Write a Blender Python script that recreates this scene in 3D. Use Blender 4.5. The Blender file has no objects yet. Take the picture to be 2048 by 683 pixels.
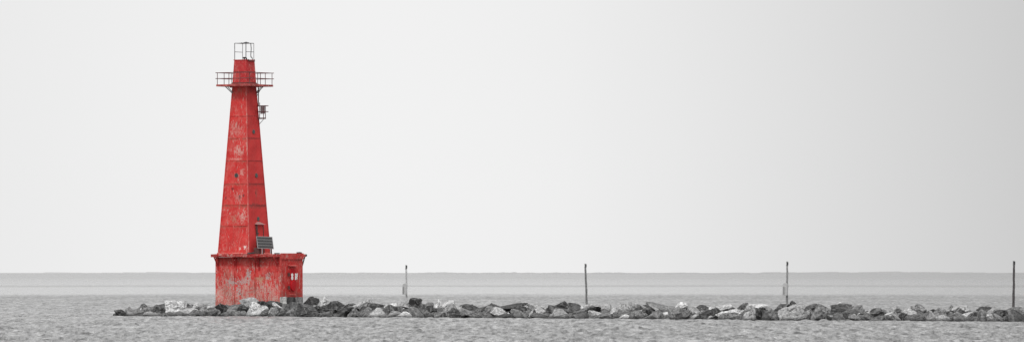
import bpy, bmesh, math, random
import numpy as np
from mathutils import Vector, Matrix, noise as mnoise
random.seed(7)
C = bpy.context.scene.collection
R = math.radians

# ------------------------------------------------------------------ camera
K = 2.0
F = 6760.0*K        # focal length in picture widths of 2048
H = 3.3             # eye height above the lake
HOR = 545.0
cd = bpy.data.cameras.new('camera'); cam = bpy.data.objects.new('camera', cd); C.objects.link(cam)
cam.location = (0, 0, H); cam.rotation_euler = (R(90), 0, 0)
cd.sensor_width = 36; cd.lens = 36*F/2048; cd.shift_y = (HOR-341.5)/2048
cd.clip_start = 1; cd.clip_end = 150000
bpy.context.scene.camera = cam
def wx(px, Y): return (px-1024)*Y/F
def wz(py, Y): return H-(py-HOR)*Y/F

# ------------------------------------------------------------------ node helpers
class NT:
    def __init__(s, nt): s.t = nt; nt.nodes.clear()
    def n(s, typ, **k):
        o = s.t.nodes.new(typ)
        for a, v in k.items():
            if a == 'ins':
                for i, x in v.items():
                    if isinstance(x, bpy.types.NodeSocket): s.t.links.new(x, o.inputs[i])
                    else: o.inputs[i].default_value = x
            else: setattr(o, a, v)
        return o
    def math(s, op, a, b=0.0, c=0.0, clamp=False):
        return s.n('ShaderNodeMath', operation=op, use_clamp=clamp, ins={0: a, 1: b, 2: c}).outputs[0]
    def mp(s, v, a, b, c=0.0, d=1.0, smooth=False):
        o = s.n('ShaderNodeMapRange', ins={0: v, 1: a, 2: b, 3: c, 4: d})
        if smooth: o.interpolation_type = 'SMOOTHSTEP'
        return o.outputs[0]
    def noise(s, co, scale, detail=4, rough=.6, vec=None, dist=0.0):
        if vec is not None:
            co = s.n('ShaderNodeVectorMath', operation='MULTIPLY', ins={0: co, 1: vec}).outputs[0]
        return s.n('ShaderNodeTexNoise', ins={'Vector': co, 'Scale': scale, 'Detail': detail, 'Roughness': rough, 'Distortion': dist}).outputs['Fac']
    def mix(s, f, a, b):
        o = s.n('ShaderNodeMix', data_type='RGBA')
        for i, x in ((0, f), (6, a), (7, b)):
            if isinstance(x, bpy.types.NodeSocket): s.t.links.new(x, o.inputs[i])
            else: o.inputs[i].default_value = x if i == 0 else (tuple(x)+(1,) if len(x) == 3 else x)
        return o.outputs[2]
def newmat(name):
    m = bpy.data.materials.new(name); m.use_nodes = True
    return m, NT(m.node_tree)
def finish(T, col, rough, bump=None, bstr=.3, bdist=.02, metal=0.0, spec=.5, ior=1.45, normal=None):
    ins = {'Base Color': col, 'Roughness': rough, 'Metallic': metal, 'IOR': ior, 'Specular IOR Level': spec}
    p = T.n('ShaderNodeBsdfPrincipled')
    for k, v in ins.items():
        if isinstance(v, bpy.types.NodeSocket): T.t.links.new(v, p.inputs[k])
        else: p.inputs[k].default_value = v if not isinstance(v, tuple) else (v+(1,) if len(v) == 3 else v)
    if bump is not None:
        b = T.n('ShaderNodeBump', ins={'Height': bump, 'Strength': bstr, 'Distance': bdist})
        T.t.links.new(b.outputs[0], p.inputs['Normal'])
    o = T.n('ShaderNodeOutputMaterial'); T.t.links.new(p.outputs[0], o.inputs[0])
    return p

def plain(name, col, rough=.6, var=.25, scale=6, metal=0.0):
    m, T = newmat(name)
    co = T.n('ShaderNodeTexCoord').outputs['Object']
    nz = T.noise(co, scale, 6, .65)
    f = T.mp(nz, .35, .7)
    c = T.mix(f, tuple(x*(1-var) for x in col), tuple(min(1, x*(1+var)) for x in col))
    finish(T, c, rough, nz, .3, .01, metal)
    return m

# lighthouse frame: local x runs along the long weathered side, y runs along the short side
LY = 262.0*K; S = F/LY; ROT = R(-35)+math.atan(536/F); ca, sa = math.cos(R(35)), math.sin(R(35))
LX = wx(488.5, LY)
def lz(py): return wz(py, LY)
def on_front(px, y): return ((px-488.5)/S - y*sa)/ca           # local x of a pixel on a plane of constant y
def on_right(px, x): return ((px-488.5)/S - x*ca)/sa           # local y of a pixel on a plane of constant x
Z_DECK = lz(507.5); Z_GAL = lz(173)
def half(z): return (2.92 + (1.30-2.92)*(z-Z_DECK)/(Z_GAL-Z_DECK))/2
def tf(px, py): z = lz(py); return (on_front(px, -half(z)), -half(z), z)
def tr(px, py): z = lz(py); return (half(z), on_right(px, half(z)), z)

RED = (.55, .038, .036)
def paint(name, red=RED, wear=.5, chips=.5, rust=.5, streak=True, low=None, patches=(), bare=(.50,.35,.31), bump=.35, planks=False, dark=1.0, seams=(), seamcol=(.30, .10, .07)):
    m, T = newmat(name)
    tc = T.n('ShaderNodeTexCoord').outputs['Object']
    big = T.noise(tc, .9, 4, .6)
    fine = T.noise(tc, 9, 8, .7)
    st = T.noise(tc, 3.6, 8, .68, vec=(1.6, 1.6, .33) if streak else (1, 1, 1), dist=.4)
    z = T.n('ShaderNodeSeparateXYZ', ins={0: tc}).outputs[2]
    c = T.mix(T.mp(big, .3, .7), tuple(v*.80*dark for v in red), tuple(v*1.12*dark for v in red))
    # chalky pink fading of old paint
    chalk = T.noise(tc, 1.7, 8, .72, vec=(1, 1, .7), dist=.8)
    c = T.mix(T.math('MULTIPLY', T.mp(chalk, .47, .75), .75*wear), c, (.66, .20, .17))
    # streaks of bare primer
    t = .70-.16*wear
    sm = st
    if low: sm = T.math('ADD', st, T.mp(z, low[0], low[1], .15, -.05))
    m1 = T.mp(sm, t, t+.05)
    m1 = T.math('MULTIPLY', m1, T.mp(fine, .40, .52))
    c = T.mix(T.math('MULTIPLY', m1, .85), c, bare)
    # small pale chips
    ch = T.noise(tc, 7.5, 5, .6, vec=(1, 1, .7))
    cl = T.noise(tc, 1.1, 3, .5)
    m2 = T.math('MULTIPLY', T.mp(ch, .72-.07*chips, .75-.07*chips), T.mp(cl, .45, .58))
    c = T.mix(T.math('MULTIPLY', m2, .8), c, (.72, .62, .56))
    sc1 = T.noise(tc, 11, 6, .7, vec=(1, 1, .4)); rg = T.noise(tc, 1.4, 4, .6)
    g1 = T.math('MULTIPLY', T.mp(sc1, .58-.06*wear, .63-.06*wear), T.mp(rg, .42, .58, .15, 1))
    c = T.mix(T.math('MULTIPLY', g1, .55*wear), c, (.62, .29, .25))
    sc2 = T.noise(tc, 8, 6, .72, vec=(1.3, 1.3, .45)); rg2 = T.noise(tc, 1.1, 4, .6, vec=(1.2, 1.2, 1.1))
    g2 = T.math('MULTIPLY', T.mp(sc2, .58-.05*rust, .64-.05*rust), T.mp(rg2, .45, .6))
    c = T.mix(T.math('MULTIPLY', g2, .6*min(1, rust*1.6)), c, (.20, .07, .05))
    # patches with a shape of their own
    for (p, rx, rz, colr, amt) in patches:
        d = T.n('ShaderNodeVectorMath', operation='SUBTRACT', ins={0: tc, 1: p}).outputs[0]
        d = T.n('ShaderNodeVectorMath', operation='MULTIPLY', ins={0: d, 1: (1/rx, 1/rx, 1/rz)}).outputs[0]
        l = T.n('ShaderNodeVectorMath', operation='LENGTH', ins={0: d}).outputs['Value']
        l = T.math('ADD', l, T.mp(T.noise(tc, 10, 6, .7, vec=(1, 1, .5)), .36, .64, -1.1, 1.1))
        c = T.mix(T.math('MULTIPLY', T.math('MULTIPLY', T.mp(l, 1.0, .78), T.mp(fine, .38, .5, .25, 1)), amt), c, colr)
    for zs, wdt, amt in seams:
        dz = T.math('ABSOLUTE', T.math('SUBTRACT', z, zs-wdt*.4))
        q = T.math('MULTIPLY', T.mp(dz, wdt, wdt*.2), T.mp(T.math('ADD', T.math('MULTIPLY', sc1, .6), T.math('MULTIPLY', rg, .4)), .44, .56))
        c = T.mix(T.math('MULTIPLY', q, amt), c, seamcol)
    # rust
    rn = T.noise(tc, 3.3, 8, .75, vec=(1.3, 1.3, .6), dist=.3)
    c = T.mix(T.math('MULTIPLY', T.mp(rn, .66-.08*rust, .74-.08*rust), .8), c, (.13, .045, .03))
    h = T.math('ADD', T.math('MULTIPLY', fine, .6), T.math('MULTIPLY', m1, -.5))
    if planks:
        xx = T.n('ShaderNodeSeparateXYZ', ins={0: tc}).outputs[0]
        w = T.math('ABSOLUTE', T.math('SINE', T.math('MULTIPLY', xx, math.pi/.42)))
        h = T.math('ADD', h, T.math('MULTIPLY', T.mp(w, 0, .12), 1.2))
        c = T.mix(T.math('MULTIPLY', T.mp(w, .10, 0), .35), c, (.2, .03, .03))
    finish(T, c, .65, h, bump, .02, spec=.15)
    return m

GREYP = (.40, .37, .35); PINKP = (.60, .33, .29); BROWN = (.27, .12, .09)
def fw(px, py): return (on_front(px, -1.52), -1.52, lz(py))
base_p = [(fw(497, 548), .20, .34, GREYP, .95), (fw(463, 564), .50, .26, GREYP, .85), (fw(486, 563), .55, .20, GREYP, .9),
          (fw(478, 578), .20, .45, GREYP, .7), (fw(492, 573), .2, .3, PINKP, .8), (fw(536, 552), .2, .24, GREYP, .8), (fw(452, 581), .42, .5, BROWN, .55), (fw(455, 548), .3, .4, BROWN, .4),
          (fw(520, 558), .35, .22, (.45, .3, .2), .7), (fw(507, 578), .4, .4, BROWN, .45), (fw(547, 585), .3, .5, PINKP, .6), (fw(440, 590), .3, .5, PINKP, .6)]
left_p = [(tf(485, 433), .26, .42, PINKP, .85), (tf(468, 438), .24, .3, (.42, .20, .15), .7), (tf(478, 303), .32, .36, PINKP, .7), (tf(470, 318), .5, .08, PINKP, .6),
          (tf(478, 395), .25, .4, PINKP, .55), (tf(479, 394), .13, .2, (.06, .03, .03), .8), (tf(487, 392), .07, .13, (.06, .03, .03), .8), (tf(466, 377), .10, .1, (.06, .03, .03), .8), (tf(452, 396), .07, .10, (.06, .03, .03), .7),
          (tf(490, 494), .14, .12, (.75, .72, .68), .9), (tf(479, 497), .12, .08, (.7, .66, .6), .8), (tf(478, 262), .4, .4, PINKP, .4), (tf(484, 345), .2, .2, PINKP, .6), (tf(465, 260), .2, .5, PINKP, .4)]
right_p = [(tr(513, 388), .12, .4, (.30, .09, .07), .7), (tr(511, 385), .07, .08, (.06, .02, .02), .8), (tr(507, 409), .35, .1, (.16, .05, .04), .8), (tr(521, 398), .3, .3, (.42, .08, .07), .5)]
M = {}
M['base_front'] = paint('peeling_red_wall', wear=1.0, chips=1.0, rust=.75, low=(1.0, 3.9), patches=base_p, seams=[(4.45, .30, .6), (1.2, .5, .5)], seamcol=(.22, .07, .05), planks=False, bump=.5)
M['base_end'] = paint('scuffed_red_wall', red=(.48, .032, .030), wear=.85, chips=.7, rust=.8, seams=[(4.4, .2, .5), (1.75, .35, .6)], seamcol=(.18, .06, .05))
M['face_worn'] = paint('worn_red_plating', wear=.72, chips=.75, rust=.42, patches=left_p, seams=[(lz(y), .16, .55) for y in (276, 321, 367, 451)]+[(lz(409.5), .22, .8), (lz(506), .35, .7), (lz(176), .5, .5)])
M['face_clean'] = paint('faded_red_plating', red=(.54, .042, .041), wear=.18, chips=0.05, rust=.16, patches=right_p, seams=[(lz(y), .10, .4) for y in (276, 321)]+[(lz(367), .2, .5), (lz(409.5), .25, .8), (lz(504), .45, .8), (lz(176), .5, .5)], seamcol=(.20, .06, .05))
M['lantern'] = paint('lantern_red', red=(.42, .030, .034), wear=.62, chips=1.0, rust=.75)
M['deckred'] = paint('deck_red', red=(.40, .030, .032), wear=.95, chips=.3, rust=.75, streak=False)
M['trimred'] = paint('trim_red', red=(.42, .028, .030), wear=.5, chips=.2, rust=.6, streak=False)
M['trim_pale'] = paint('worn_corner_angle', red=(.54, .075, .07), wear=1.0, chips=.8, rust=.4, bare=(.58, .32, .28))
M['doorred'] = paint('door_red', red=(.42, .008, .014), wear=.1, chips=.0, rust=.2)
M['seam_pale'] = paint('scuffed_seam', wear=1.0, chips=1.0, rust=.2, bare=(.62, .34, .30), streak=False)
M['seam_dark'] = plain('rusty_seam', (.32, .035, .037), .6, .35, 5)
M['railmetal'] = plain('weathered_rail', (.13, .045, .047), .6, .4, 8)
M['galv'] = plain('galvanised_steel', (.20, .20, .20), .5, .35, 8, .3)
M['darkmetal'] = plain('dark_metal', (.035, .035, .037), .5, .3, 8)
M['rusty'] = plain('rusty_iron', (.10, .045, .04), .7, .5, 7)
M['glass'] = plain('dim_glass', (.035, .04, .04), .15, .2, 5)
M['rim'] = plain('porthole_ring', (.20, .10, .085), .55, .35, 9)
M['white'] = plain('white_paint', (.80, .80, .78), .6, .12, 12)
M['greyboard'] = plain('grey_board', (.34, .34, .34), .6, .25, 10)
M['palemetal'] = plain('pale_aluminium', (.27, .27, .27), .45, .15, 10)
M['wood_pale'] = plain('pale_weathered_wood', (.42, .42, .42), .8, .5, 9)
M['wood_mid'] = plain('weathered_wood', (.17, .17, .17), .8, .55, 9)
M['wood_3'] = plain('greyish_weathered_wood', (.25, .25, .25), .8, .5, 9)
M['wood_dark'] = plain('dark_weathered_wood', (.075, .068, .07), .8, .55, 9)
M['slot'] = plain('box_side', (.22, .22, .22)); M['boxpale'] = plain('pale_sheet_metal', (.42, .42, .42), .6, .2, 5)

# ------------------------------------------------------------------ mesh helpers
def addbox(bm, c, s, rot=None):
    r = bmesh.ops.create_cube(bm, size=1)
    Mx = Matrix.Translation(c) @ (rot.to_4x4() if rot else Matrix.Identity(4)) @ Matrix.Diagonal((s[0], s[1], s[2], 1))
    bmesh.ops.transform(bm, matrix=Mx, verts=r['verts']); return r['verts']
def tube(bm, a, b, r, seg=8, r2=None):
    a = Vector(a); b = Vector(b); d = b-a
    q = bmesh.ops.create_cone(bm, cap_ends=True, segments=seg, radius1=r, radius2=r if r2 is None else r2, depth=d.length)
    Mx = Matrix.Translation((a+b)/2) @ d.to_track_quat('Z', 'Y').to_matrix().to_4x4()
    bmesh.ops.transform(bm, matrix=Mx, verts=q['verts']); return q['verts']
def path(bm, pts, r, seg=8):
    for a, b in zip(pts, pts[1:]): tube(bm, a, b, r, seg)
def obj(name, bm, mats, parent=None, smooth=False, bevel=0.0):
    me = bpy.data.meshes.new(name); bmesh.ops.recalc_face_normals(bm, faces=bm.faces); bm.to_mesh(me); bm.free()
    for m in (mats if isinstance(mats, (list, tuple)) else [mats]): me.materials.append(m)
    o = bpy.data.objects.new(name, me); C.objects.link(o)
    if parent: o.parent = parent
    if smooth: me.polygons.foreach_set('use_smooth', [True]*len(me.polygons))
    if bevel:
        b = o.modifiers.new('bevel', 'BEVEL'); b.width = bevel; b.segments = 2; b.limit_method = 'ANGLE'
    return o
def BM(): return bmesh.new()
def empty(name, loc, rz=0, label=None, cat=None, group=None):
    o = bpy.data.objects.new(name, None); C.objects.link(o); o.location = loc; o.rotation_euler = (0, 0, rz); o.empty_display_size = .5
    tag(o, label, cat, group); return o
def tag(o, label=None, cat=None, group=None, kind=None):
    if label: o['label'] = label
    if cat: o['category'] = cat
    if group: o['group'] = group
    if kind: o['kind'] = kind
    return o

# ------------------------------------------------------------------ lighthouse
L = empty('lighthouse', (LX, LY, 0), ROT, 'tall tapering red lighthouse with peeling paint on a box base at the breakwater end', 'lighthouse')
XA, XB, YB = 1.656, 4.45, 1.52
# base walls: grid so that plates buckle a little
bm = BM()
def wall_quad(bm, p0, p1, z0, z1, nx, nz, n, amp, mi):
    vs = {}
    for i in range(nx+1):
        for j in range(nz+1):
            x = p0[0]+(p1[0]-p0[0])*i/nx; y = p0[1]+(p1[1]-p0[1])*i/nx; z = z0+(z1-z0)*j/nz
            e = 0 if i in (0, nx) or j in (0, nz) else 1
            w = mnoise.fractal(Vector((x*.9, y*.9, z*.7)), 1.0, 2.0, 4)*amp*e
            vs[i, j] = bm.verts.new((x+n[0]*w, y+n[1]*w, z))
    for i in range(nx):
        for j in range(nz):
            f = bm.faces.new((vs[i, j], vs[i+1, j], vs[i+1, j+1], vs[i, j+1])); f.material_index = mi; f.smooth = True
zt = 4.52
wall_quad(bm, (-XA, -YB), (XB, -YB), .1, zt, 70, 50, (0, -1), .05, 0)
wall_quad(bm, (XB, -YB), (XB, YB), .1, zt, 36, 50, (1, 0), .03, 1)
wall_quad(bm, (XB, YB), (-XA, YB), .1, zt, 10, 10, (0, 1), .03, 1)
wall_quad(bm, (-XA, YB), (-XA, -YB), .1, zt, 10, 10, (-1, 0), .03, 0)
obj('base_wall', bm, [M['base_front'], M['base_end']], L)
# battens on the long side and rim plate above the end wall
for px in (467, 508.5):
    bm = BM(); x = on_front(px, -YB-.05); addbox(bm, (x, -YB-.035, 2.4), (.10, .09, 4.2)); obj('wall_rib', bm, M['base_front'], L, bevel=.01)
bm = BM(); addbox(bm, (XB+.01, -YB+.02, 2.4), (.14, .16, 4.25)); obj('corner_post', bm, M['base_end'], L, bevel=.02)
bm = BM(); addbox(bm, (XB+.03, .02, 4.60), (.09, 3.06, .44)); addbox(bm, (XB+.05, .02, 4.37), (.09, 3.02, .03)); obj('rim_plate', bm, M['base_end'], L, bevel=.01)
bm = BM(); addbox(bm, ((XB-XA)/2-.01, -.085, (4.53+Z_DECK)/2), (XB+XA+.02, 4.07, Z_DECK-4.53))
bmesh.ops.subdivide_edges(bm, edges=bm.edges, cuts=14, use_grid_fill=True)
for v in bm.verts:
    if v.co.y < -2: v.co.y += random.uniform(-.02, .02); v.co.z += random.uniform(-.015, .015)
obj('deck', bm, M['deckred'], L)
def bracket(bm, x, y0, y1, z0, z1):
    tube(bm, (x, y1, z1), (x, y0, z0), .05, 6); 
for px in (428.5, 464.5, 509.5, 547):
    bm = BM(); x = on_front(px, -2.08)
    tube(bm, (x, -2.08, 4.50), (x, -YB-.04, 3.80), .05, 6); addbox(bm, (x, -YB-.04, 3.98), (.09, .06, .95)); addbox(bm, (x, -1.82, 4.50), (.09, .58, .07))
    obj('deck_bracket', bm, M['trimred'], L)
bm = BM(); tube(bm, (XB-.1, 1.93, 4.52), (XB-.1, YB+.03, 3.75), .05, 6); tube(bm, (XB-.1, YB, 4.5), (XB-.05, 2.0, 4.62), .05, 6); tube(bm, (XB-.1, 1.88, 4.66), (XB+.0, 2.06, 4.66), .09, 8)
obj('deck_bracket', bm, M['darkmetal'], L)
bm = BM(); addbox(bm, (XB-.1, 1.2, 4.84), (.18, .5, .12)); tube(bm, (XB-.2, 1.0, 4.86), (XB-.2, 1.5, 4.88), .05); obj('cleat', bm, M['darkmetal'], L, bevel=.02)
bm = BM(); addbox(bm, (XB-.15, -1.75, 4.80), (.3, .35, .08)); obj('deck_plate', bm, M['darkmetal'], L, bevel=.02)
bm = BM(); tube(bm, (1.5, -1.72, Z_DECK+.05), (2.0, -1.55, Z_DECK+.08), .07, 8); addbox(bm, (1.75, -1.6, Z_DECK+.06), (.35, .2, .12)); obj('cable_heap', bm, M['darkmetal'], L)

# shaft
bm = BM()
NZ = 60
rings = []
for j in range(NZ+1):
    z = Z_DECK-.02+(Z_GAL-Z_DECK+.02)*j/NZ; h = half(z); ring = []
    for k in range(4):
        p = [(-h, -h), (h, -h), (h, h), (-h, h)][k]; q = [(h, -h), (h, h), (-h, h), (-h, -h)][k]
        nn = [(0, -1), (1, 0), (0, 1), (-1, 0)][k]
        for i in range(12):
            x = p[0]+(q[0]-p[0])*i/12; y = p[1]+(q[1]-p[1])*i/12
            w = 0 if i == 0 else mnoise.fractal(Vector((x*1.3+k*9, y*1.3, z*.8)), 1, 2, 3)*.028
            ring.append(bm.verts.new((x+nn[0]*w, y+nn[1]*w, z)))
    rings.append(ring)
for a, b in zip(rings, rings[1:]):
    for i in range(48):
        f = bm.faces.new((a[i], a[(i+1) % 48], b[(i+1) % 48], b[i])); k = i//12; f.material_index = 0 if k in (0, 3) else 1; f.smooth = True
obj('tower_shaft', bm, [M['face_worn'], M['face_clean']], L)
# horizontal plate seams (narrow laps standing proud)
def strip(bm, pts, w, t=.012, n=(0, -1, 0)):
    for a, b in zip(pts, pts[1:]):
        a = Vector(a); b = Vector(b); d = b-a; nn = Vector(n); u = d.normalized(); v = u.cross(nn).normalized(); nn = u.cross(v).normalized()
        rot = Matrix((u, v, nn)).transposed(); addbox(bm, (a+b)/2+Vector(n)*t*.3, (d.length, w, t*2+.03), rot)
for py, pale in ((232, 1), (276, 1), (321, 1), (367, 1), (409.5, 0), (451, 1)):
    z = lz(py); h = half(z); bm = BM(); strip(bm, [(-h*.96, -h, z), (h*.93, -h, z)], .032); obj('plate_seam', bm, M['face_worn'] if not pale else M['seam_pale'], L)
    if py != 451:
        bm = BM(); strip(bm, [(h, -h*.88, z), (h, h*.96, z)], .03, t=.008, n=(1, 0, 0)); obj('plate_seam', bm, M['seam_dark'], L)
z0, z1 = lz(505), lz(452); 
for pxa, pya, pxb, pyb, mm in ((466, 505, 467.5, 452, 'seam_pale'), (471, 408, 472, 368, 'face_worn'), (472, 366, 473, 322, 'face_worn'), (474.5, 276, 475.5, 233, 'face_worn')):
    bm = BM(); strip(bm, [tf(pxa, pya), tf(pxb, pyb)], .03, t=.008); obj('plate_seam', bm, M[mm], L)
# corner angles
for sx, sy, mm in ((1, -1, 'trim_pale'), (1, 1, 'trimred'), (-1, -1, 'face_worn'), (-1, 1, 'trimred')):
    bm = BM(); a = Vector((sx*half(Z_DECK), sy*half(Z_DECK), Z_DECK)); zz = lz(174); b = Vector((sx*half(zz), sy*half(zz), zz))
    inw = Vector((-sx, 0, 0))*.065; inw2 = Vector((0, -sy, 0))*.05; out = Vector((sx, sy, 0))*.012
    tube(bm, a+out*.2, b+out*.2, .028, 6)
    for iw, nn in ((inw, Vector((0, sy, 0))), (inw2, Vector((sx, 0, 0)))):
        for q0, q1 in ((a, b),):
            v = [bm.verts.new(x) for x in (q0+nn*.018, q0+iw+nn*.018, q1+iw+nn*.018, q1+nn*.018)]; bm.faces.new(v)
            v2 = [bm.verts.new(x) for x in (q0+iw+nn*.018, q0+iw-nn*.05, q1+iw-nn*.05, q1+iw+nn*.018)]; bm.faces.new(v2)
    obj('corner_angle', bm, M[mm], L)
bm = BM(); h = half(Z_DECK+.06)+.03
for a, b in (((-h, -h), (h, -h)), ((h, -h), (h, h)), ((h, h), (-h, h)), ((-h, h), (-h, -h))):
    tube(bm, (a[0], a[1], Z_DECK+.05), (b[0], b[1], Z_DECK+.05), .07, 6)
obj('foot_flange', bm, M['trim_pale'], L)
# portholes
def porthole(px, py, side):
    c = Vector(tf(px, py) if side == 'f' else tr(px, py)); n = Vector((0, -1, 0)) if side == 'f' else Vector((1, 0, 0))
    n.z = .06; n.normalize()
    bm = BM(); tube(bm, c-n*.03, c+n*.03, .175, 20)
    p = obj('porthole', bm, M['rim'], L)
    bm = BM(); tube(bm, c-n*.01, c+n*.042, .145, 20); obj('glass', bm, M['glass'], p)
for a in ((473, 350.5, 'f'), (507, 263.5, 'r'), (512.5, 350.5, 'r'), (516, 437, 'r')): porthole(*a)
# door in the shaft with a hood
zt2, zb2 = lz(448), Z_DECK+.03
ya, yb = tr(514, 480)[1], tr(526, 480)[1]
def rp(y, z, o=0): return Vector((half(z)+o, y, z))
bm = BM()
v = [bm.verts.new(rp(y, z, .04)) for y, z in ((ya, zb2), (yb, zb2), (yb, zt2), (ya, zt2))]; v += [bm.verts.new(rp(y, z, -.05)) for y, z in ((ya, zb2), (yb, zb2), (yb, zt2), (ya, zt2))]
for q in ((0, 1, 2, 3), (0, 4, 5, 1), (1, 5, 6, 2), (2, 6, 7, 3), (3, 7, 4, 0)): bm.faces.new([v[i] for i in q])
door = obj('door', bm, M['face_clean'], L)
bm = BM(); strip(bm, [rp(ya-.06, zb2, .05), rp(ya-.06, zt2, .05)], .13, t=.04, n=(1, 0, 0)); strip(bm, [rp(yb+.05, zb2, .03), rp(yb+.05, zt2, .03)], .06, n=(1, 0, 0)); obj('frame', bm, M['rusty'], door)
for zz in (lz(466), lz(485)):
    bm = BM(); tube(bm, rp(ya-.14, zz, .10), rp(ya+.12, zz, .10), .045, 8); obj('hinge', bm, M['darkmetal'], door)
bm = BM()
zz = lz(446.5); yl, yr = ya-.22, yb+.08; ym = (yl+yr)/2-.05
a = [rp(yl, zz-.05, .0), rp(yr, zz-.05, .0), rp(yr, zz-.08, .30), rp(yl, zz-.08, .30), rp(ym-.12, zz+.14, 0), rp(ym+.12, zz+.14, 0)]
v = [bm.verts.new(x) for x in a]
for q in ((0, 1, 2, 3), (3, 2, 5, 4), (0, 3, 4), (1, 5, 2), (0, 4, 5, 1)): bm.faces.new([v[i] for i in q])
obj('door_hood', bm, plain('pinkish_grey_hood', (.34, .17, .16), .6, .3, 8), L)
# solar panel standing on the deck
bm = BM()
pc = Vector(((531-488.5)/S, 0, lz(484.5)))      # screen offset from centre, metres
def scr(px, py, depth):  # local point from a pixel of the photograph and depth in front of the tower centre (metres towards viewer)
    X = (px-488.5)/S; Yd = -depth; c_, s_ = ca, sa
    return Vector((X*c_-Yd*s_, X*s_+Yd*c_, lz(py)))
A, B_, Cc, D = scr(512.5, 472, 1.9), scr(544.5, 473, 1.35), scr(548, 497, 1.7), scr(515.5, 496, 2.25)
u = (B_-A); w = (D-A); n = w.cross(u).normalized()
if n.dot(scr(500, 480, 5)-scr(500, 480, 0)) < 0: n = -n
def pq(bm, s0, s1, t0, t1, o, th):
    ps = [A+u*s+w*t for s, t in ((s0, t0), (s1, t0), (s1, t1), (s0, t1))]
    v = [bm.verts.new(p+n*o) for p in ps]+[bm.verts.new(p+n*(o-th)) for p in ps]
    for q in ((0, 1, 2, 3), (4, 5, 6, 7), (0, 1, 5, 4), (1, 2, 6, 5), (2, 3, 7, 6), (3, 0, 4, 7)): bm.faces.new([v[i] for i in q])
pq(bm, 0, 1, 0, 1, 0, .05)
sp = obj('solar_panel', bm, M['palemetal'], L)
cell = plain('solar_cell', (.028, .028, .029), .6, .3, 20)
for r in range(4):
    for k in range(10):
        bm = BM() if k == 0 else bm
        pq(bm, .03+.094*k, .03+.094*k+.088, .04+.24*r, .04+.24*r+.205, .006, .02)
    obj('module', bm, cell, sp)
for s in (.28, .80):
    bm = BM(); top = A+u*s+w*.97; tube(bm, (top.x, top.y, Z_DECK-.01), top-n*.03, .045, 8); obj('leg', bm, M['palemetal'], sp)
for s in (.4, .92):
    bm = BM(); top = A+u*s+w*.3-n*.06; tube(bm, (top.x-.1, top.y+.2, Z_DECK), top, .04, 8); obj('brace', bm, M['rusty'], sp)
bm = BM(); q = A+u*.12+w*1.0-n*.45; addbox(bm, (q.x, q.y, Z_DECK+.25), (.45, .35, .5)); obj('battery_box', bm, M['rusty'], L, bevel=.02)
# gallery
GC = Vector((.03, .02)); gh = 1.59
zg0, zg1 = lz(173.2), lz(169.3)
bm = BM(); addbox(bm, (GC.x, GC.y, (zg0+zg1)/2), (2*gh, 2*gh, zg1-zg0)); addbox(bm, (GC.x, GC.y, zg0-.03), (2*gh-.4, .12, .08)); addbox(bm, (GC.x, GC.y, zg1+.02), (1.6, 1.6, .10))
obj('gallery_platform', bm, paint('gallery_red', red=(.30, .045, .045), wear=.9, chips=.2, rust=.7, streak=False), L, bevel=.015)
ztop, zmid = lz(146), lz(157.5)
bm = BM(); g = gh-.07
cs = [(-g, -g), (g, -g), (g, g), (-g, g)]
for i in range(4):
    a = Vector(cs[i]); b = Vector(cs[(i+1) % 4]); d = (b-a).normalized()
    for zz in (ztop, zmid):
        e = .17; tube(bm, (*(a-d*e+GC), zz), (*(b+d*e+GC), zz), .027, 8)
rail = obj('gallery_railing', bm, M['railmetal'], L)
for i in range(4):
    a = Vector(cs[i]); b = Vector(cs[(i+1) % 4])
    for t in (0, .36, .70):
        p = a+(b-a)*t+GC; bm = BM(); tube(bm, (p.x, p.y, zg1-.01), (p.x, p.y, ztop), .026, 8); obj('post', bm, M['railmetal'], rail)
for sx, sy in ((-1, -1), (1, 1), (1, -1), (-1, 1)):
    bm = BM(); zz = lz(186); h = half(zz)
    tube(bm, (sx*h, sy*h, zz), (sx*1.05, sy*1.05, zg0), .035, 6); tube(bm, (sx*(h-.1), sy*h, zz+.0), (sx*.85, sy*1.05, zg0), .03, 6)
    if sx*sy > 0: obj('gallery_bracket', bm, M['galv'], L)
    else: bm.free()
# lantern room
zr0, zr1 = zg1, lz(120.5)
bm = BM(); rings = []
for j in range(13):
    t = j/12; z = zr0+(zr1-zr0)*t; h = (1.33+(1.13-1.33)*t)/2
    rings.append([bm.verts.new((x*h+.01, y*h, z)) for x, y in ((-1, -1), (0, -1.0), (1, -1), (1.0, 0), (1, 1), (-1, 1))])
for a, b in zip(rings, rings[1:]):
    for i in range(6): bm.faces.new((a[i], a[(i+1) % 6], b[(i+1) % 6], b[i]))
bm.faces.new(rings[-1])
lr = obj('lantern_room', bm, M['lantern'], L)
bm = BM(); strip(bm, [(-.6, -.615, lz(143)), (.6, -.615, lz(143))], .03); strip(bm, [(.625, -.58, lz(143)), (.625, .6, lz(143))], .03, n=(1, 0, 0)); obj('plate_seam', bm, M['lantern'], lr)
bm = BM(); addbox(bm, (.0, .0, zg1+.10), (1.42, 1.42, .1)); obj('skirt', bm, M['rusty'], lr)
bm = BM(); addbox(bm, (.0, .0, zr1+.01), (1.2, 1.2, .05)); obj('roof', bm, M['trimred'], lr)
bm = BM(); path(bm, [(.61, -.35, lz(119)), (.66, -.3, lz(122)), (.66, .45, lz(122.5)), (.58, .5, lz(119))], .04, 8); obj('conduit', bm, M['rusty'], lr)
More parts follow.
